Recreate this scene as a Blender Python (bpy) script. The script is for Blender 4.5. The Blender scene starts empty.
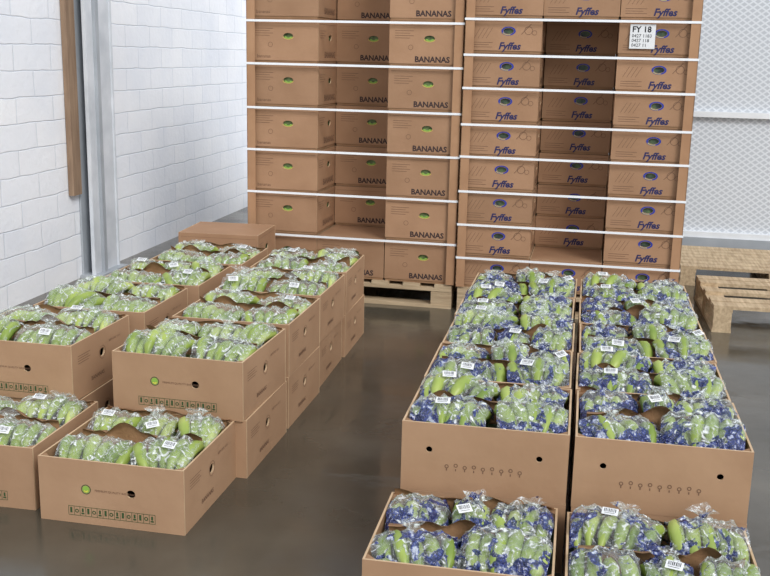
import bpy, math, random
from mathutils import Vector, Matrix, noise
random.seed(7)
sc=bpy.context.scene
sc.view_settings.view_transform='Standard'
# ---------------------------------------------------------------- materials
def srgb(r,g,b):
    def c(x):
        x/=255
        return x/12.92 if x<=0.04045 else ((x+0.055)/1.055)**2.4
    return (c(r),c(g),c(b),1)
def newmat(name):
    m=bpy.data.materials.new(name); m.use_nodes=True
    nt=m.node_tree; b=nt.nodes['Principled BSDF']
    return m,nt,b
def N(nt,t,**k):
    n=nt.nodes.new(t)
    for a,v in k.items(): setattr(n,a,v)
    return n
def L(nt,a,b): nt.links.new(a,b)
def ramp(nt,fac,stops):
    r=nt.nodes.new('ShaderNodeValToRGB')
    e=r.color_ramp.elements
    e[0].position,e[0].color=stops[0]
    e[1].position,e[1].color=stops[-1]
    for p,c in stops[1:-1]:
        x=e.new(p); x.color=c
    L(nt,fac,r.inputs['Fac']); return r
def simple(name,col,rough=.7,spec=.3):
    m,nt,b=newmat(name)
    b.inputs['Base Color'].default_value=col; b.inputs['Roughness'].default_value=rough
    b.inputs['Specular IOR Level'].default_value=spec
    return m
def noisy(name,c1,c2,scale=6,rough=.8,bump=.0,bscale=60,rand=0.0,stretch=None,spec=.25):
    m,nt,b=newmat(name)
    tc=N(nt,'ShaderNodeTexCoord'); mp=N(nt,'ShaderNodeMapping')
    L(nt,tc.outputs['Object'],mp.inputs['Vector'])
    if stretch: mp.inputs['Scale'].default_value=stretch
    oi=N(nt,'ShaderNodeObjectInfo')
    n=N(nt,'ShaderNodeTexNoise',noise_dimensions='4D'); n.inputs['Scale'].default_value=scale; n.inputs['Detail'].default_value=5
    mm=N(nt,'ShaderNodeMath',operation='MULTIPLY'); mm.inputs[1].default_value=30
    L(nt,oi.outputs['Random'],mm.inputs[0]); L(nt,mm.outputs[0],n.inputs['W'])
    L(nt,mp.outputs[0],n.inputs['Vector'])
    r=ramp(nt,n.outputs['Fac'],[(.3,c1),(.7,c2)])
    out=r.outputs[0]
    if rand>0:
        hs=N(nt,'ShaderNodeHueSaturation')
        mr=N(nt,'ShaderNodeMapRange'); mr.inputs['To Min'].default_value=1-rand; mr.inputs['To Max'].default_value=1+rand
        L(nt,oi.outputs['Random'],mr.inputs['Value']); L(nt,mr.outputs[0],hs.inputs['Value']); L(nt,out,hs.inputs['Color'])
        out=hs.outputs[0]
    L(nt,out,b.inputs['Base Color']); b.inputs['Roughness'].default_value=rough
    b.inputs['Specular IOR Level'].default_value=spec
    if bump>0:
        n2=N(nt,'ShaderNodeTexNoise'); n2.inputs['Scale'].default_value=bscale
        L(nt,mp.outputs[0],n2.inputs['Vector'])
        bp=N(nt,'ShaderNodeBump'); bp.inputs['Strength'].default_value=bump; bp.inputs['Distance'].default_value=.01
        L(nt,n2.outputs['Fac'],bp.inputs['Height']); L(nt,bp.outputs[0],b.inputs['Normal'])
    return m
M={}
M['card']=noisy('cardboard',srgb(160,127,99),srgb(172,139,110),5,.75,.14,22,.06)
M['card2']=noisy('cardboard_carton',srgb(155,120,92),srgb(169,133,104),5,.75,.12,25,.09)
M['cardin']=noisy('cardboard_inside',srgb(138,106,78),srgb(158,125,96),8,.85)
M['edge']=noisy('cardboard_edge',srgb(188,160,128),srgb(202,174,142),20,.8)
M['paper']=noisy('kraft_paper',srgb(138,104,74),srgb(172,134,100),14,.7,.4,50)
M['ink']=simple('dark_brown_ink',srgb(62,48,48),.7)
M['inkb']=simple('navy_ink',srgb(46,46,88),.6)
M['badge']=simple('blue_badge',srgb(48,62,150),.5)
M['yel']=simple('yellow_logo',srgb(214,200,84),.5)
M['inkf']=simple('faded_brown_ink',srgb(114,86,68),.7)
M['inkg']=simple('green_ink',srgb(52,78,46),.6)
M['logo']=simple('lime_logo',srgb(136,176,76),.5)
M['white']=simple('label_white',srgb(222,224,226),.5)
M['black']=simple('label_black',srgb(40,40,44),.5)
M['strap']=simple('white_strap',srgb(235,238,242),.35,.5)
M['board']=noisy('corner_board_brown',srgb(160,122,92),srgb(176,138,106),6,.8)
M['wood']=noisy('pallet_wood',srgb(164,142,114),srgb(208,186,154),5,.85,.3,40,.08,(1,12,12))
M['plank']=noisy('plank_wood',srgb(128,106,88),srgb(154,130,108),5,.85,.2,40,0,(8,8,1))
m,nt,b=newmat('green_banana')
tc=N(nt,'ShaderNodeTexCoord'); n=N(nt,'ShaderNodeTexNoise'); n.inputs['Scale'].default_value=7; L(nt,tc.outputs['Object'],n.inputs['Vector'])
r=ramp(nt,n.outputs['Fac'],[(.3,srgb(106,130,50)),(.5,srgb(150,168,80)),(.7,srgb(190,198,122))]); L(nt,r.outputs[0],b.inputs['Base Color'])
b.inputs['Roughness'].default_value=.4; M['ban']=m
M['tip']=simple('banana_tip',srgb(60,56,34),.8)
def bagmat(name,blue):
    m,nt,b=newmat(name)
    out=nt.nodes['Material Output']
    tc=N(nt,'ShaderNodeTexCoord'); oi=N(nt,'ShaderNodeObjectInfo')
    mm=N(nt,'ShaderNodeMath',operation='MULTIPLY'); mm.inputs[1].default_value=25; L(nt,oi.outputs['Random'],mm.inputs[0])
    clear=(.86,.9,.92,1)
    b.inputs['Base Color'].default_value=clear; b.inputs['Roughness'].default_value=.12
    b.inputs['Specular IOR Level'].default_value=1.0
    tr=N(nt,'ShaderNodeBsdfTransparent'); tr.inputs[0].default_value=(.96,.98,.95,1)
    n=N(nt,'ShaderNodeTexNoise'); n.inputs['Scale'].default_value=26; n.inputs['Detail'].default_value=6; n.inputs['Distortion'].default_value=3
    L(nt,tc.outputs['Object'],n.inputs['Vector'])
    r=ramp(nt,n.outputs['Fac'],[(.48,(.09,.09,.09,1)),(.57,(.22,.22,.22,1)),(.64,(.75,.75,.75,1))])  # glare painted in: noise patches turn the plastic whiter and more opaque
    lw=N(nt,'ShaderNodeLayerWeight'); lw.inputs['Blend'].default_value=.25
    ad=N(nt,'ShaderNodeMath',operation='ADD',use_clamp=True)
    ml=N(nt,'ShaderNodeMath',operation='MULTIPLY'); ml.inputs[1].default_value=.28
    L(nt,lw.outputs['Facing'],ml.inputs[0]); L(nt,ml.outputs[0],ad.inputs[0]); L(nt,r.outputs[0],ad.inputs[1])
    fac=ad.outputs[0]
    n3=N(nt,'ShaderNodeTexNoise'); n3.inputs['Scale'].default_value=50; n3.inputs['Distortion'].default_value=1.5; L(nt,tc.outputs['Object'],n3.inputs['Vector'])
    bp=N(nt,'ShaderNodeBump'); bp.inputs['Strength'].default_value=1.0; bp.inputs['Distance'].default_value=.018
    L(nt,n3.outputs['Fac'],bp.inputs['Height']); L(nt,bp.outputs[0],b.inputs['Normal'])
    if blue:
        n2=N(nt,'ShaderNodeTexNoise',noise_dimensions='4D'); n2.inputs['Scale'].default_value=15; n2.inputs['Detail'].default_value=4; n2.inputs['Distortion'].default_value=1.2
        L(nt,tc.outputs['Object'],n2.inputs['Vector']); L(nt,mm.outputs[0],n2.inputs['W'])
        sp=N(nt,'ShaderNodeSeparateXYZ'); L(nt,tc.outputs['Object'],sp.inputs[0])
        mr=N(nt,'ShaderNodeMapRange'); mr.inputs['From Min'].default_value=.2; mr.inputs['From Max'].default_value=.265
        mr.inputs['To Min'].default_value=.09; mr.inputs['To Max'].default_value=-.075
        L(nt,sp.outputs['Z'],mr.inputs['Value'])
        a2=N(nt,'ShaderNodeMath',operation='ADD'); L(nt,n2.outputs['Fac'],a2.inputs[0]); L(nt,mr.outputs[0],a2.inputs[1])
        k=ramp(nt,a2.outputs[0],[(.54,(0,0,0,1)),(.565,(1,1,1,1))])
        v=N(nt,'ShaderNodeTexNoise'); v.inputs['Scale'].default_value=45; v.inputs['Detail'].default_value=3; L(nt,tc.outputs['Object'],v.inputs['Vector'])
        vc=ramp(nt,v.outputs['Fac'],[(.35,srgb(190,198,220)),(.41,srgb(66,80,146)),(.55,srgb(32,38,92)),(.64,srgb(44,58,130)),(.69,srgb(190,198,220))])
        mx=N(nt,'ShaderNodeMix',data_type='RGBA'); L(nt,k.outputs[0],mx.inputs[0]); mx.inputs[6].default_value=clear
        L(nt,vc.outputs[0],mx.inputs[7]); L(nt,mx.outputs[2],b.inputs['Base Color'])
        mf=N(nt,'ShaderNodeMath',operation='MAXIMUM'); k2=N(nt,'ShaderNodeMath',operation='MULTIPLY'); k2.inputs[1].default_value=.86
        L(nt,k.outputs[0],k2.inputs[0]); L(nt,k2.outputs[0],mf.inputs[0]); L(nt,fac,mf.inputs[1]); fac=mf.outputs[0]
    ms=N(nt,'ShaderNodeMixShader'); L(nt,fac,ms.inputs[0]); L(nt,tr.outputs[0],ms.inputs[1]); L(nt,b.outputs[0],ms.inputs[2])
    L(nt,ms.outputs[0],out.inputs['Surface'])
    return m
M['bag']=bagmat('clear_plastic_bag',False)
M['bagb']=bagmat('printed_plastic_bag',True)
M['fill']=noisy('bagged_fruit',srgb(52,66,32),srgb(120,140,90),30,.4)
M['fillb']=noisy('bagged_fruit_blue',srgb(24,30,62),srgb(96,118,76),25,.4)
# ---------------------------------------------------------------- builder
class B:
    def __init__(s): s.v=[];s.f=[];s.m=[];s.mats=[];s.sm=[]
    def mi(s,k):
        if k not in s.mats: s.mats.append(k)
        return s.mats.index(k)
    def add(s,vs,fs,k,T=None,smooth=False):
        o=len(s.v)
        for v in vs:
            v=Vector(v)
            s.v.append(T@v if T else v)
        i=s.mi(k)
        for f in fs: s.f.append([o+j for j in f]); s.m.append(i); s.sm.append(smooth)
    def box(s,x0,x1,y0,y1,z0,z1,k,T=None):
        vs=[(x,y,z) for z in (z0,z1) for y in (y0,y1) for x in (x0,x1)]
        s.add(vs,[(0,2,3,1),(4,5,7,6),(0,1,5,4),(2,6,7,3),(0,4,6,2),(1,3,7,5)],k,T)
    def mesh(s,name):
        me=bpy.data.meshes.new(name); me.from_pydata([tuple(v) for v in s.v],[],s.f)
        for k in s.mats: me.materials.append(M[k])
        me.polygons.foreach_set('material_index',s.m); me.polygons.foreach_set('use_smooth',s.sm); me.update()
        return me
    def obj(s,name,loc=(0,0,0),rz=0): return place(s.mesh(name),name,loc,rz)
def place(me,name,loc=(0,0,0),rz=0,rx=0):
    o=bpy.data.objects.new(name,me); o.location=loc; o.rotation_euler=(rx,0,rz)
    sc.collection.objects.link(o); return o
def plate(b,T,x0,x1,z0,z1,th,holes,k,kin,kedge):
    holes=sorted(holes)
    cuts=[x0]+[(holes[i][0]+holes[i+1][0])/2 for i in range(len(holes)-1)]+[x1]
    for i,(cx,cz,rx,rz) in enumerate(holes):
        a,c=cuts[i],cuts[i+1]
        an=[2*math.pi*j/20 for j in range(20)]
        an+=[math.atan2(zz-cz,xx-cx)%(2*math.pi) for xx in (a,c) for zz in (z0,z1)]
        an=sorted(set(an)); outer=[];inner=[]
        for t in an:
            dx,dz=math.cos(t),math.sin(t); s=1e9
            if dx>1e-9: s=min(s,(c-cx)/dx)
            if dx<-1e-9: s=min(s,(a-cx)/dx)
            if dz>1e-9: s=min(s,(z1-cz)/dz)
            if dz<-1e-9: s=min(s,(z0-cz)/dz)
            outer.append((cx+dx*s,cz+dz*s))
            e=1/math.sqrt((dx/rx)**2+(dz/rz)**2); inner.append((cx+dx*e,cz+dz*e))
        n=len(an)
        for y,fl,kk in ((0,1,k),(th,0,kin)):
            vs=[(p[0],y,p[1]) for p in outer]+[(p[0],y,p[1]) for p in inner]
            fs=[]
            for j in range(n):
                j2=(j+1)%n
                f=(j,j2,n+j2,n+j); fs.append(f if fl else f[::-1])
            b.add(vs,fs,kk,T)
        vs=[(p[0],0,p[1]) for p in inner]+[(p[0],th,p[1]) for p in inner]
        b.add(vs,[(j,(j+1)%n,n+(j+1)%n,n+j) for j in range(n)],kedge,T)
    b.add([(x0,0,z1),(x1,0,z1),(x1,th,z1),(x0,th,z1),(x0,0,z0),(x1,0,z0),(x1,th,z0),(x0,th,z0)],
          [(0,1,2,3),(7,6,5,4),(0,3,7,4),(1,5,6,2)],kedge,T)
def text(b,s,size,T,k,shear=0,off=0.0):
    cu=bpy.data.curves.new('t','FONT'); cu.body=s; cu.size=size; cu.shear=shear; cu.resolution_u=2; cu.offset=off; cu.fill_mode='FRONT'
    ob=bpy.data.objects.new('t',cu); sc.collection.objects.link(ob)
    dg=bpy.context.evaluated_depsgraph_get(); me=ob.evaluated_get(dg).to_mesh()
    R=T@Matrix.Rotation(math.pi/2,4,'X')
    b.add([v.co.copy() for v in me.vertices],[list(p.vertices) for p in me.polygons],k,R)
    ob.evaluated_get(dg).to_mesh_clear(); bpy.data.objects.remove(ob); bpy.data.curves.remove(cu)
def walls(W,D):
    I=Matrix.Identity(4)
    return dict(front=I, back=Matrix.Translation((W,D,0))@Matrix.Rotation(math.pi,4,'Z'),
        right=Matrix.Translation((W,0,0))@Matrix.Rotation(math.pi/2,4,'Z'),
        left=Matrix.Translation((0,D,0))@Matrix.Rotation(-math.pi/2,4,'Z'))
def disc(b,T,cx,cz,r,k,n=16,r0=0,y=-.0008,sq=1,a0=0,a1=2*math.pi):
    if r0==0: b.add([(cx+r*math.cos(2*math.pi*i/n),y,cz+sq*r*math.sin(2*math.pi*i/n)) for i in range(n)],[list(range(n))],k,T)
    else:
        vs=[(cx+q*math.cos(a0+(a1-a0)*i/n),y,cz+sq*q*math.sin(a0+(a1-a0)*i/n)) for q in (r0,r) for i in range(n+1)]
        b.add(vs,[(i,i+1,n+2+i,n+1+i) for i in range(n)],k,T)
def rect(b,T,x0,x1,z0,z1,k,y=-.0008): b.add([(x0,y,z0),(x1,y,z0),(x1,y,z1),(x0,y,z1)],[(0,1,2,3)],k,T)
# ---------------------------------------------------------------- banana contents
def banana(b,T,ln,r,arch,lim):
    n=9;k=7;vs=[]
    prof=[.25,.5,.88,1,1.04,1,.92,.66,.3]
    for i in range(n):
        s=-1+2*i/(n-1)
        y=ln/2*math.sin(s*1.15)/math.sin(1.15); z=arch*(math.cos(s*1.15)-math.cos(1.15))/(1-math.cos(1.15))
        ty=math.cos(s*1.15)*ln/2; tz=-arch*math.sin(s*1.15)*1.6
        l=math.hypot(ty,tz); ty/=l;tz/=l
        for j in range(k):
            a=2*math.pi*(j+.5)/k; cx=math.cos(a)*r*prof[i]; cn=math.sin(a)*r*prof[i]
            vs.append(T@Vector((cx,y-tz*cn,z+ty*cn)))
    # keep the fruit inside the box: slide it back if it would cross a wall
    W,D=lim
    mnx=min(v.x for v in vs);mxx=max(v.x for v in vs);mny=min(v.y for v in vs);mxy=max(v.y for v in vs)
    dx=max(0,.009-mnx)-max(0,mxx-(W-.009)); dy=max(0,.009-mny)-max(0,mxy-(D-.009))
    vs=[v+Vector((dx,dy,0)) for v in vs]
    fs=[(i*k+j,i*k+(j+1)%k,(i+1)*k+(j+1)%k,(i+1)*k+j) for i in range(n-1) for j in range(k)]
    b.add(vs,fs,'ban',None,True)
    b.add(vs[:k],[tuple(range(k))[::-1]],'tip'); b.add(vs[-k:],[tuple(range(k))],'tip')
def label(b,T,w,h):
    b.add([(-w,-h,0),(w,-h,0),(w,h,0),(-w,h,0)],[(0,1,2,3)],'white',T)
    x=-w*.75
    while x<w*.7:
        t=random.uniform(.0008,.0022)
        b.add([(x,-h*.2,.0008),(x+t,-h*.2,.0008),(x+t,h*.75,.0008),(x,h*.75,.0008)],[(0,1,2,3)],'black',T); x+=t+random.uniform(.0015,.003)
    b.add([(-w*.7,-h*.6,.0008),(w*.6,-h*.6,.0008),(w*.6,-h*.5,.0008),(-w*.7,-h*.5,.0008)],[(0,1,2,3)],'black',T)
def contents(b,W,D,H,blue,seed):
    rnd=random.Random(seed)
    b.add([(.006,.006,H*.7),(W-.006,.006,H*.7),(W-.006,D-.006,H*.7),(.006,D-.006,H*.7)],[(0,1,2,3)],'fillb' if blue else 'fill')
    bag='bagb' if blue else 'bag'
    for row in range(2):
        yc=D*(.265 if row==0 else .745)
        nh=rnd.choice((2,3,3)) if blue else rnd.choice((2,2,3))
        cuts=[0]+[ (i+1)/nh+rnd.uniform(-.07,.07) for i in range(nh-1)]+[1]
        for h_ in range(nh):
            xa,xb=W*cuts[h_],W*cuts[h_+1]
            hx=(xa+xb)/2; hw=(xb-xa)/2-.006
            if h_ in (0,nh-1): hw-=.004
            rz=rnd.uniform(-.26,.26); dz=rnd.uniform(-.018,.016)
            T0=Matrix.Translation((hx,yc+rnd.uniform(-.012,.012),H-.041+dz))@Matrix.Rotation(rz,4,'Z')@Matrix.Rotation(rnd.uniform(-.2,.2)+(.1 if row==0 else 0),4,'X')@Matrix.Rotation(rnd.uniform(-.1,.1),4,'Y')
            nb=max(3,int(round(2*hw/.039)))
            fan=rnd.uniform(-.05,.34)
            for q in range(nb):
                u=(q+.5)/nb*2-1
                T=T0@Matrix.Translation((u*(hw-.014),rnd.uniform(-.014,.014),-.012*u*u+rnd.uniform(-.010,.008)))@Matrix.Rotation(-u*fan+rnd.uniform(-.12,.12),4,'Z')@Matrix.Rotation(u*.3,4,'Y')
                banana(b,T,rnd.uniform(.15,.19),rnd.uniform(.0175,.0225),rnd.uniform(.042,.062),(W,D))
            nx,ny=int(60*hw)+14,22; vs=[]; off=Vector((rnd.random()*50,rnd.random()*50,0))
            for j in range(ny+1):
                for i in range(nx+1):
                    x=-1+2*i/nx; y=-1+2*j/ny
                    px=x*(hw+.004); py=y*.100
                    ripple=.006*math.cos(x*math.pi*nb)
                    z=.085*(max(0,1-abs(y)**2.6))*(1-.22*abs(x)**5)-.010*x*x-.006+ripple*(1-abs(y)**3)*-1
                    p=Vector((px,py*.7,0))*24+off
                    z+=.026*(noise.turbulence(p,3,True)-.3)*.6+rnd.uniform(-.004,.005)
                    px+=.009*noise.noise(p*1.3+Vector((9,0,0))); py+=.009*noise.noise(p*1.3+Vector((0,9,0)))
                    wv=T0@Vector((px,py,z))
                    wv.x=min(max(wv.x,.008),W-.008); wv.y=min(max(wv.y,.008),D-.008)
                    vs.append(wv)
            fs=[(j*(nx+1)+i,j*(nx+1)+i+1,(j+1)*(nx+1)+i+1,(j+1)*(nx+1)+i) for j in range(ny) for i in range(nx)]
            b.add(vs,fs,bag)
            if rnd.random()<.6:
                kx=rnd.uniform(-.4,.4)*hw; vs=[];n=9
                ky=rnd.uniform(.03,.06)
                for j in range(5):
                    for i in range(n):
                        a=2*math.pi*i/n; rr=[.034,.02,.012,.022,.034][j]*(1+.5*math.sin(3*a+j))
                        vs.append((kx+rr*math.cos(a)+rnd.uniform(-.005,.005),ky+.005*j+rr*.5*math.sin(a),.05+.009*j+rnd.uniform(-.005,.005)))
                b.add(vs,[(j*n+i,j*n+(i+1)%n,(j+1)*n+(i+1)%n,(j+1)*n+i) for j in range(4) for i in range(n)],bag,T0)
            if rnd.random()<(.35 if not blue else .25):
                label(b,T0@Matrix.Translation((rnd.uniform(-.04,.04),-.045+rnd.uniform(-.01,.02),.088))@Matrix.Rotation(rnd.uniform(-.6,.6),4,'Z')@Matrix.Rotation(.4,4,'X'),.021,.013)
    for (y,h,x0,x1,sd) in ((D*.5,.040,.03,W-.03,1),(D-.012,.022,.01,W-.01,0)):
        n=26; vs=[]
        off=rnd.random()*50
        for i in range(n+1):
            x=x0+(x1-x0)*i/n; t=i/n
            pk=h*(.1+1.6*abs(noise.noise(Vector((t*3.5+off,0,0))))+.25*math.sin(math.pi*t))
            for (dy,z) in ((0,H-.09),(0.004*math.sin(i),H-.01),(.012*noise.noise(Vector((t*6,off,0))),H+pk*.6),(-.022+.02*noise.noise(Vector((t*5,off,3))),H+pk)):
                vs.append((x,y+dy*(1 if sd else .5),z))
        b.add(vs,[(i*4+j,(i+1)*4+j,(i+1)*4+j+1,i*4+j+1) for i in range(n) for j in range(3)],'paper',None,True)
def tray(W,D,H,kind,fill,seed=0):
    b=B(); th=.006; w=walls(W,D)
    hz=H*.55
    if kind=='L': fh=[(W*.64,hz,.014,.013)]
    else: fh=[(W*.17,H*.62,.009,.009),(W*.83,H*.62,.009,.009)]
    sh=[(D*.5,H*.6,.019,.016)]
    for nm in ('front','back'): plate(b,w[nm],0,W,0,H,th,fh,'card','cardin','edge')
    for nm in ('left','right'): plate(b,w[nm],th,D-th,0,H,th,sh,'card','cardin','edge')
    b.add([(th,th,.003),(W-th,th,.003),(W-th,D-th,.003),(th,D-th,.003)],[(0,1,2,3)],'cardin')
    b.add([(th,th,0),(W-th,th,0),(W-th,D-th,0),(th,D-th,0)],[(3,2,1,0)],'card')
    for cx,cy,sx,sy in ((th,th,1,1),(W-th,th,-1,1),(th,D-th,1,-1),(W-th,D-th,-1,-1)):
        g=.03
        b.add([(cx+sx*g,cy,0.003),(cx,cy+sy*g,.003),(cx,cy+sy*g,H-.002),(cx+sx*g,cy,H-.002),(cx,cy,H-.002)],[(0,1,2,3),(3,2,4)],'cardin')
    for nm in ('front','back'):
        T=w[nm]
        if kind=='L':
            disc(b,T,W*.33,hz,.012,'logo'); disc(b,T,W*.33,hz,.016,'inkg',20,.0135)
            disc(b,T,W*.33,hz,.009,'yel',10,.005,-.0012,1,-2.6,-.4)
            text(b,'PREMIUM QUALITY BANANAS',.010,T@Matrix.Translation((W*.39,-.0008,hz-.004)),'inkf')
            x0,x1=W*.2,W*.80; z0,z1=H*.12,H*.27
            rect(b,T,x0,x1,z1-.0015,z1,'inkg'); rect(b,T,x0,x1,z0,z0+.0015,'inkg')
            n=15
            for i in range(n):
                a=x0+(x1-x0)*i/n; c=a+(x1-x0)/n
                rect(b,T,a,a+.0014,z0,z1,'inkg')
                if i%3==0: rect(b,T,a+.006,c-.006,z0+.008,z1-.005,'inkg')
                elif i%3==1: disc(b,T,(a+c)/2,(z0+z1)/2,.0065,'inkg',12,.0035)
                else:
                    rect(b,T,a+.005,c-.004,z0+.006,z0+.011,'inkg'); rect(b,T,a+.007,c-.006,z0+.013,z1-.006,'inkg')
            rect(b,T,x1,x1+.0014,z0,z1,'inkg')
        else:
            for i in range(9):
                cx=W*.28+i*W*.055
                disc(b,T,cx,H*.4+.004*(i%2),.006,'inkf',12,.0035); rect(b,T,cx-.0015,cx+.0015,H*.4-.013,H*.4-.006,'inkf')
    for nm in ('left','right'):
        T=w[nm]
        disc(b,T,D*.5,H*.6,.025,'inkf',20,.0235)
        text(b,'BANANAS',.022,T@Matrix.Translation((D*.3,-.0008,H*.2)),'inkf',0,.0003)
        text(b,'KEEP COOL  13.3 C',.011,T@Matrix.Translation((D*.62,-.0008,H*.72)),'inkf')
        for i in range(4): rect(b,T,D*.1,D*(.3-.03*(i%2)),H*.75-.009*i,H*.75-.009*i+.002,'inkf')
    if fill: contents(b,W,D,H,kind=='R',seed)
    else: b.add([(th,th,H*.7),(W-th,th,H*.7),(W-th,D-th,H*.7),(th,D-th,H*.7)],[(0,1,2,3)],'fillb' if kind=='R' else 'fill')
    return b.mesh('banana_tray_mesh')
def carton(W,D,H,style):
    b=B(); th=.005; w=walls(W,D); e=.004
    b.box(e,W-e,e,D-e,0,.03,'cardin')
    lz=.014
    fh=[(W*.56,H*.62,.030,.016)] if style!='F' else [(W*.55,H*.64,.028,.015)]
    for nm in ('front','back'): plate(b,w[nm],0,W,lz,H,th,fh,'card2','cardin','edge')
    for nm in ('left','right'): plate(b,w[nm],th,D-th,lz,H,th,[(D*.5,H*.6,.03,.017)],'card2','cardin','edge')
    b.add([(0,0,H),(W,0,H),(W,D,H),(0,D,H)],[(0,1,2,3)],'card2')
    b.box(.012,W-.012,.012,D-.012,.03,H-.01,'fillb' if style=='F' else 'fill')
    for nm in ('front','back'):
        T=w[nm]
        if style=='F':
            disc(b,T,W*.55,H*.64,.039,'badge',24,.0285,-.0008,.6)
            disc(b,T,W*.55,H*.64,.035,'yel',10,.031,-.0012,.6,math.pi*1.15,math.pi*1.6)
            text(b,'Fyffes',.052,T@Matrix.Translation((W*.42,-.0008,H*.12)),'inkb',.25,.0016)
            for i in range(4):
                x=W*.08+i*.022
                b.add([(x,-.0008,H*.42),(x+.0022,-.0008,H*.42),(x+.035,-.0008,H*.72),(x+.0328,-.0008,H*.72)],[(0,1,2,3)],'inkf',T)
            for i in range(3): rect(b,T,W*.06,W*(.34-.05*(i%2)),H*.3-.012*i,H*.3-.012*i+.0022,'inkf')
            disc(b,T,W*.82,H*.66,.022,'inkf',18,.0195); disc(b,T,W*.90,H*.60,.013,'inkf',18,.011)
            b.add([(W*.72,-.0008,H*.55),(W*.73,-.0008,H*.55),(W*.86,-.0008,H*.85),(W*.85,-.0008,H*.85)],[(0,1,2,3)],'inkf',T)
        else:
            # green fruit and yellow curve visible in the hand hole
            disc(b,T,W*.56,H*.60,.024,'logo',12,.010,.007,.5,math.pi*.95,math.pi*2.05)
            disc(b,T,W*.56,H*.62,.0345,'yel',12,.0315,-.0008,.56,math.pi*1.1,math.pi*1.9)
            if style=='B': text(b,'BANANAS',.043,T@Matrix.Translation((W*.36,-.0008,H*.10)),'ink',0,.0014)
            else: text(b,'bananas',.026,T@Matrix.Translation((W*.1,-.0008,H*.12)),'inkf')
            for i in range(4): rect(b,T,W*.08,W*(.34-.05*(i%2)),H*.78-.013*i,H*.78-.013*i+.0022,'inkf')
            disc(b,T,W*.3,H*.42,.014,'inkf',16,.012)
        rect(b,T,W*.03,W*.97,H*.9,H*.9+.0012,'inkf')
    for nm in ('left','right'):
        T=w[nm]
        text(b,'BANANAS',.05,T@Matrix.Translation((D*.26,-.0008,H*.14)),'inkf',0,.001)
        rect(b,T,D*.05,D*.95,H*.9,H*.9+.0012,'inkf')
        for i in range(4): rect(b,T,D*.08,D*(.3-.05*(i%2)),H*.75-.013*i,H*.75-.013*i+.0022,'inkf')
    return b.mesh('banana_carton_mesh')
# ---------------------------------------------------------------- trays
H=.208
WR,DR=.47,.41
WL,DL=.475,.455
fullR=[tray(WR,DR,H,'R',True,100+i) for i in range(7)]; emR=tray(WR,DR,H,'R',False)
fullL=[tray(WL,DL,H,'L',True,200+i) for i in range(7)]; emL=tray(WL,DL,H,'L',False)
def put(me,x,y,z,rz=0):
    return place(me,'banana_box',(x,y,z),rz)
xs=.0168; k=0
J=lambda a: random.uniform(-a,a)
for c in range(2):
    x=xs-.006-WR if c==0 else xs+.006
    put(fullR[k%7],x-(.018 if c==0 else .004),2.255-.012*c,0,.008); k+=1
    for i in range(5):
        y=2.69+i*.42
        dx=J(.004) if c else -abs(J(.012)); rz=J(.006)
        put(emR,x+dx,y,0,rz); put(fullR[(k*2+i//3)%7],x+dx+(J(.004) if c else -abs(J(.006))),y+J(.003),H+.0005,rz); k+=1
put(fullL[0],-1.11-WL,2.66,0,-.01); put(fullL[3],-1.145-2*WL-.01,2.70,0,.015)
for i in range(4):
    y=3.11+i*.49
    rz=J(.02); dx=J(.012)
    put(emL,-1.067-WL+dx,y,0,rz); put(fullL[(i+1)%7],-1.067-WL+dx+J(.008),y+J(.006),H+.0005,rz+J(.02))
    x2=-1.70-WL+.03*i; rz=J(.02)
    put(emL,x2,y+.02,0,rz); put(fullL[(i*2+3)%7],x2+J(.01),y+.02+J(.006),H+.0005,rz+J(.02))
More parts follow.
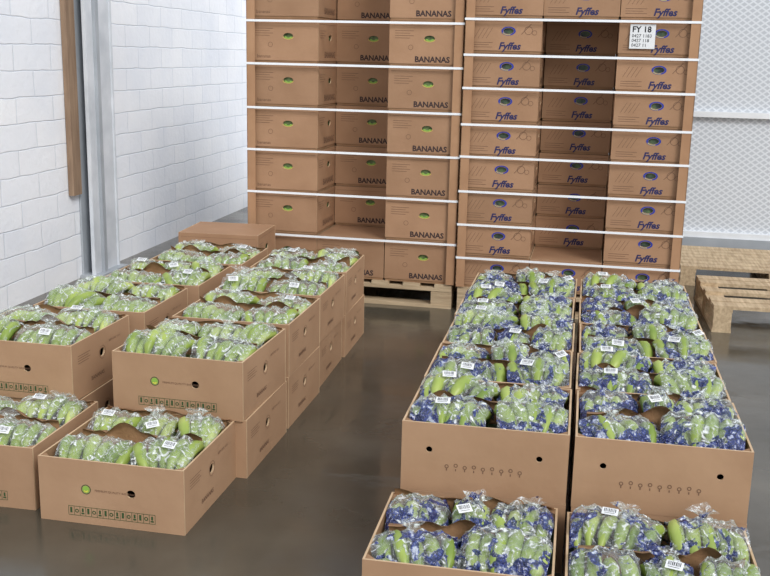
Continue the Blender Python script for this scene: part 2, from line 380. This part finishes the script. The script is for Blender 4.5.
# ---------------------------------------------------------------- pallets
def pallet(W,D,h,nb=7,bw=.1,skip=()):
    b=B(); t=.02
    for i in range(nb):
        if i in skip: continue
        x=(W-bw)*i/(nb-1); b.box(x,x+bw,0,D,h-t,h,'wood')
    for y in (0,(D-.1)/2,D-.1):
        b.box(0,W,y,y+.1,h-2*t,h-t,'wood')
        for x in (0,(W-.12)/2,W-.12): b.box(x,x+.12,y+.003,y+.097,t,h-2*t,'wood')
        b.box(0,W,y,y+.1,0,t,'wood')
    return b.mesh('pallet_mesh')
pal=pallet(1.22,1.04,.14)
def stack(ox,oy,rot,W,h,n,style,front_mid,D=.50):
    R=Matrix.Translation((ox,oy,0))@Matrix.Rotation(rot,4,'Z')
    def pl(me,name,x,y,z,r=0):
        p=R@Vector((x,y,z)); return place(me,name,p,rot+r)
    pl(pal,'wooden_pallet',0,0.0,0)
    cw=W/3-.004; hh=h-.002
    ms={s:carton(cw,D,hh,s) for s in set(style)}
    for l in range(n):
        z=.1405+l*h
        for c in range(3):
            x=c*W/3+.002
            rows=[0,1]
            if c==1: rows=[0,1] if l in front_mid else [1]
            for r in rows:
                yy=.012+r*(D+.02)
                if c==1 and len(rows)==1: yy-=.12
                pl(ms[style[c]],'banana_carton',x+random.uniform(-.0015,.0015),yy+random.uniform(-.006,.006),z,random.uniform(-.006,.006) if c!=1 else 0)
    T=2*D+.045
    b=B()
    for l in range(1,n):
        z=.14+l*h-.007+random.uniform(-.006,.006); s=.0062
        y0=-.012; tt=.002; x0=-.013; x1=W+.013; y1=T+.012
        b.box(x0,x1,y0-tt,y0,z-s,z+s,'strap',R); b.box(x0,x1,y1,y1+tt,z-s,z+s,'strap',R)
        b.box(x0-tt,x0,y0,y1,z-s,z+s,'strap',R); b.box(x1,x1+tt,y0,y1,z-s,z+s,'strap',R)
    for (cx,cy,sx,sy) in ((0,0,1,1),(W,0,-1,1),(0,T,1,-1),(W,T,-1,-1)):
        g=.05; o=.011; t=.004; z0=.145; z1=.14+n*h
        X=cx-sx*o; Y=cy-sy*o
        xa,xb=sorted((X,X+sx*g)); ya,yb=sorted((Y,Y+sy*t)); b.box(xa,xb,ya,yb,z0,z1,'board',R)
        xa,xb=sorted((X,X+sx*t)); ya,yb=sorted((Y,Y+sy*g)); b.box(xa,xb,ya,yb,z0,z1,'board',R)
    b.obj('strapping_and_corner_boards')
    return R
stack(-1.926,5.704,-.02,1.225,.2457,8,'ABB',(0,))
R2=stack(-.67,5.659,-.008,1.205,.187,11,'FFF',(0,8,9,10))
b=B(); T=R2@Matrix.Translation((1.205-.28,.004,.14+.187*7+.04))
b.box(-.065,.065,-.004,-.0005,0,.125,'white',T)
text(b,'FY 18',.042,T@Matrix.Translation((-.055,-.005,.085)),'black',0,.001)
for i in range(3):
    text(b,'0427 1183'[:9-i],.024,T@Matrix.Translation((-.055,-.005,.058-.024*i)),'black')
b.obj('shipping_label')
pal2=pallet(.80,1.2,.15,7,.095,(2,4))
place(pal2,'wooden_pallet',(.735+1.2,5.60,0),math.pi/2+.02)
pal3=pallet(.78,1.2,.13,7,.1)
place(pal3,'wooden_pallet',(.66+1.2,6.75,0),math.pi/2-.01)
cm=carton(.45,.38,.225,'A')
place(cm,'cardboard_carton',(-2.17,5.2,0),.03); place(cm,'cardboard_carton',(-2.17,5.2,.2255),.05)
# ---------------------------------------------------------------- room
def quadobj(name,vs,mat):
    me=bpy.data.meshes.new(name); me.from_pydata(vs,[],[(0,1,2,3)]); me.materials.append(mat)
    return place(me,name)
m,nt,bs=newmat('wet_concrete')
tc=N(nt,'ShaderNodeTexCoord')
n1=N(nt,'ShaderNodeTexNoise'); n1.inputs['Scale'].default_value=1.6; n1.inputs['Detail'].default_value=8; L(nt,tc.outputs['Object'],n1.inputs['Vector'])
r=ramp(nt,n1.outputs['Fac'],[(.3,srgb(64,60,51)),(.55,srgb(82,77,67)),(.75,srgb(100,95,84))]); L(nt,r.outputs[0],bs.inputs['Base Color'])
n2=N(nt,'ShaderNodeTexNoise'); n2.inputs['Scale'].default_value=2.2; n2.inputs['Detail'].default_value=5; L(nt,tc.outputs['Object'],n2.inputs['Vector'])
r2=ramp(nt,n2.outputs['Fac'],[(.38,(.08,.08,.08,1)),(.64,(.27,.27,.27,1))]); L(nt,r2.outputs[0],bs.inputs['Roughness'])
bp=N(nt,'ShaderNodeBump'); bp.inputs['Strength'].default_value=.10; bp.inputs['Distance'].default_value=.02
n3=N(nt,'ShaderNodeTexNoise'); n3.inputs['Scale'].default_value=7; L(nt,tc.outputs['Object'],n3.inputs['Vector']); L(nt,n3.outputs['Fac'],bp.inputs['Height']); L(nt,bp.outputs[0],bs.inputs['Normal'])
bs.inputs['Specular IOR Level'].default_value=.7
quadobj('floor',[(-3.1,-4,0),(6,-4,0),(6,9.2,0),(-3.1,9.2,0)],m)
def blockwall(name,axis):
    m,nt,bs=newmat(name)
    tc=N(nt,'ShaderNodeTexCoord'); sp=N(nt,'ShaderNodeSeparateXYZ'); cb=N(nt,'ShaderNodeCombineXYZ')
    L(nt,tc.outputs['Object'],sp.inputs[0]); L(nt,sp.outputs[axis],cb.inputs[0]); L(nt,sp.outputs['Z'],cb.inputs[1])
    nz=N(nt,'ShaderNodeTexNoise'); nz.inputs['Scale'].default_value=5; L(nt,tc.outputs['Object'],nz.inputs['Vector'])
    vm=N(nt,'ShaderNodeVectorMath',operation='SCALE'); vm.inputs['Scale'].default_value=.02; L(nt,nz.outputs['Color'],vm.inputs[0])
    va=N(nt,'ShaderNodeVectorMath',operation='ADD'); L(nt,cb.outputs[0],va.inputs[0]); L(nt,vm.outputs[0],va.inputs[1])
    br=N(nt,'ShaderNodeTexBrick'); L(nt,va.outputs[0],br.inputs['Vector'])
    br.inputs['Color1'].default_value=srgb(245,247,251); br.inputs['Color2'].default_value=srgb(239,242,248); br.inputs['Mortar'].default_value=srgb(218,224,233)
    br.inputs['Scale'].default_value=1; br.inputs['Brick Width'].default_value=.40; br.inputs['Row Height'].default_value=.145; br.inputs['Mortar Size'].default_value=.005; br.inputs['Mortar Smooth'].default_value=.8
    n=N(nt,'ShaderNodeTexNoise'); n.inputs['Scale'].default_value=2.5; n.inputs['Detail'].default_value=8; L(nt,tc.outputs['Object'],n.inputs['Vector'])
    rr=ramp(nt,n.outputs['Fac'],[(.3,(.84,.87,.92,1)),(.6,(1,1,1,1))])
    mx=N(nt,'ShaderNodeMix',data_type='RGBA',blend_type='MULTIPLY'); mx.inputs[0].default_value=.5
    L(nt,br.outputs['Color'],mx.inputs[6]); L(nt,rr.outputs[0],mx.inputs[7]); L(nt,mx.outputs[2],bs.inputs['Base Color'])
    bs.inputs['Roughness'].default_value=.6
    iv=N(nt,'ShaderNodeMath',operation='SUBTRACT'); iv.inputs[0].default_value=1; L(nt,br.outputs['Fac'],iv.inputs[1])
    n4=N(nt,'ShaderNodeTexNoise'); n4.inputs['Scale'].default_value=25; L(nt,tc.outputs['Object'],n4.inputs['Vector'])
    ad=N(nt,'ShaderNodeMath',operation='MULTIPLY_ADD'); ad.inputs[1].default_value=.7; L(nt,n4.outputs['Fac'],ad.inputs[0]); L(nt,iv.outputs[0],ad.inputs[2])
    bp=N(nt,'ShaderNodeBump'); bp.inputs['Strength'].default_value=.4; bp.inputs['Distance'].default_value=.010
    L(nt,ad.outputs[0],bp.inputs['Height']); L(nt,bp.outputs[0],bs.inputs['Normal'])
    return m
mw=blockwall('painted_block_y','Y'); mwx=blockwall('painted_block_x','X')
quadobj('wall_left',[(-3.1,-4,0),(-3.1,9.2,0),(-3.1,9.2,4),(-3.1,-4,4)],mw)
quadobj('wall_back',[(-3.1,9.2,0),(6,9.2,0),(6,9.2,4),(-3.1,9.2,4)],mwx)
M['paintw']=noisy('white_painted_steel',srgb(190,196,203),srgb(222,226,232),5,.5,.1,20)
M['paintg']=noisy('grey_steel',srgb(150,156,163),srgb(176,181,187),4,.45)
b=B()
b.box(-3.097,-3.085,5.85,6.20,0,4,'paintg'); b.box(-3.03,-3.018,5.85,6.20,0,4,'paintw'); b.box(-3.085,-3.03,6.01,6.04,0,4,'paintg')
for y in (5.85,6.185): b.box(-3.018,-3.006,y,y+.015,0,4,'paintw')
b.box(-3.018,-2.995,5.96,6.0,0,4,'paintg')
b.box(-3.097,-2.96,5.82,6.23,0,.02,'paintg')
b.obj('steel_column')
b=B(); b.box(-3.096,-3.06,5.72,5.82,.54,4,'plank'); b.obj('wooden_plank')
m,nt,bs=newmat('expanded_metal_mesh')
tc=N(nt,'ShaderNodeTexCoord'); facs=[]
for s in (1,-1):
    mp=N(nt,'ShaderNodeMapping'); mp.inputs['Rotation'].default_value=(0,s*math.radians(35),0); L(nt,tc.outputs['Object'],mp.inputs['Vector'])
    w=N(nt,'ShaderNodeTexWave',wave_type='BANDS',bands_direction='Z'); w.inputs['Scale'].default_value=9; L(nt,mp.outputs[0],w.inputs['Vector'])
    facs.append(w.outputs['Fac'])
mxm=N(nt,'ShaderNodeMath',operation='MAXIMUM'); L(nt,facs[0],mxm.inputs[0]); L(nt,facs[1],mxm.inputs[1])
r=ramp(nt,mxm.outputs[0],[(.6,srgb(184,190,198)),(.95,srgb(214,219,225))]); L(nt,r.outputs[0],bs.inputs['Base Color'])
bs.inputs['Roughness'].default_value=.5; M['mesh']=m
M['rail']=noisy('white_painted_rail',srgb(214,218,222),srgb(234,237,241),5,.5)
b=B()
b.box(.2,5.5,7.80,7.82,.2,4,'mesh')
for z in (.18,1.06,2.3): b.box(.2,5.5,7.76,7.80,z-.02,z+.02,'rail')
for x in (.2,2.2,4.2): b.box(x,x+.05,7.75,7.80,.02,4,'rail')
b.box(.2,5.5,7.74,7.84,0,.16,'paintg')
b.obj('metal_mesh_partition')
# ---------------------------------------------------------------- light
w=bpy.data.worlds.new('World'); sc.world=w; w.use_nodes=True; nt=w.node_tree; bg=nt.nodes['Background']
tc=N(nt,'ShaderNodeTexCoord'); dp=N(nt,'ShaderNodeVectorMath',operation='DOT_PRODUCT'); dp.inputs[1].default_value=Vector((.5,-.75,.4)).normalized()
L(nt,tc.outputs['Generated'],dp.inputs[0])
r=ramp(nt,dp.outputs['Value'],[(0,(.62,.68,.78,1)),(.45,(.86,.92,1.0,1)),(.9,(1.0,1.0,1.0,1))]); L(nt,r.outputs[0],bg.inputs['Color']); bg.inputs['Strength'].default_value=1.08
sd=bpy.data.lights.new('daylight','SUN'); sd.energy=2.1; sd.angle=math.radians(22); sd.color=(1,.99,.97)
so=bpy.data.objects.new('daylight_sun',sd); sc.collection.objects.link(so)
so.rotation_euler=Vector((-.6,.7,-.7)).to_track_quat('-Z','Y').to_euler()
# ---------------------------------------------------------------- camera
f,pitch,yaw,roll,Hc=1015.87,.2256,.1907,.0230,1.4279
fw=Vector((-math.sin(yaw)*math.cos(pitch),math.cos(yaw)*math.cos(pitch),-math.sin(pitch)))
rt=Vector((math.cos(yaw),math.sin(yaw),0)); up=rt.cross(fw)
r_=rt*math.cos(roll)+up*math.sin(roll); u_=up*math.cos(roll)-rt*math.sin(roll)
mt=Matrix((r_,u_,-fw)).transposed().to_4x4(); mt.translation=(0,0,Hc)
cd=bpy.data.cameras.new('Camera'); cd.sensor_width=36; cd.lens=f/770*36; cd.clip_start=.05
co=bpy.data.objects.new('Camera',cd); co.matrix_world=mt; sc.collection.objects.link(co); sc.camera=co
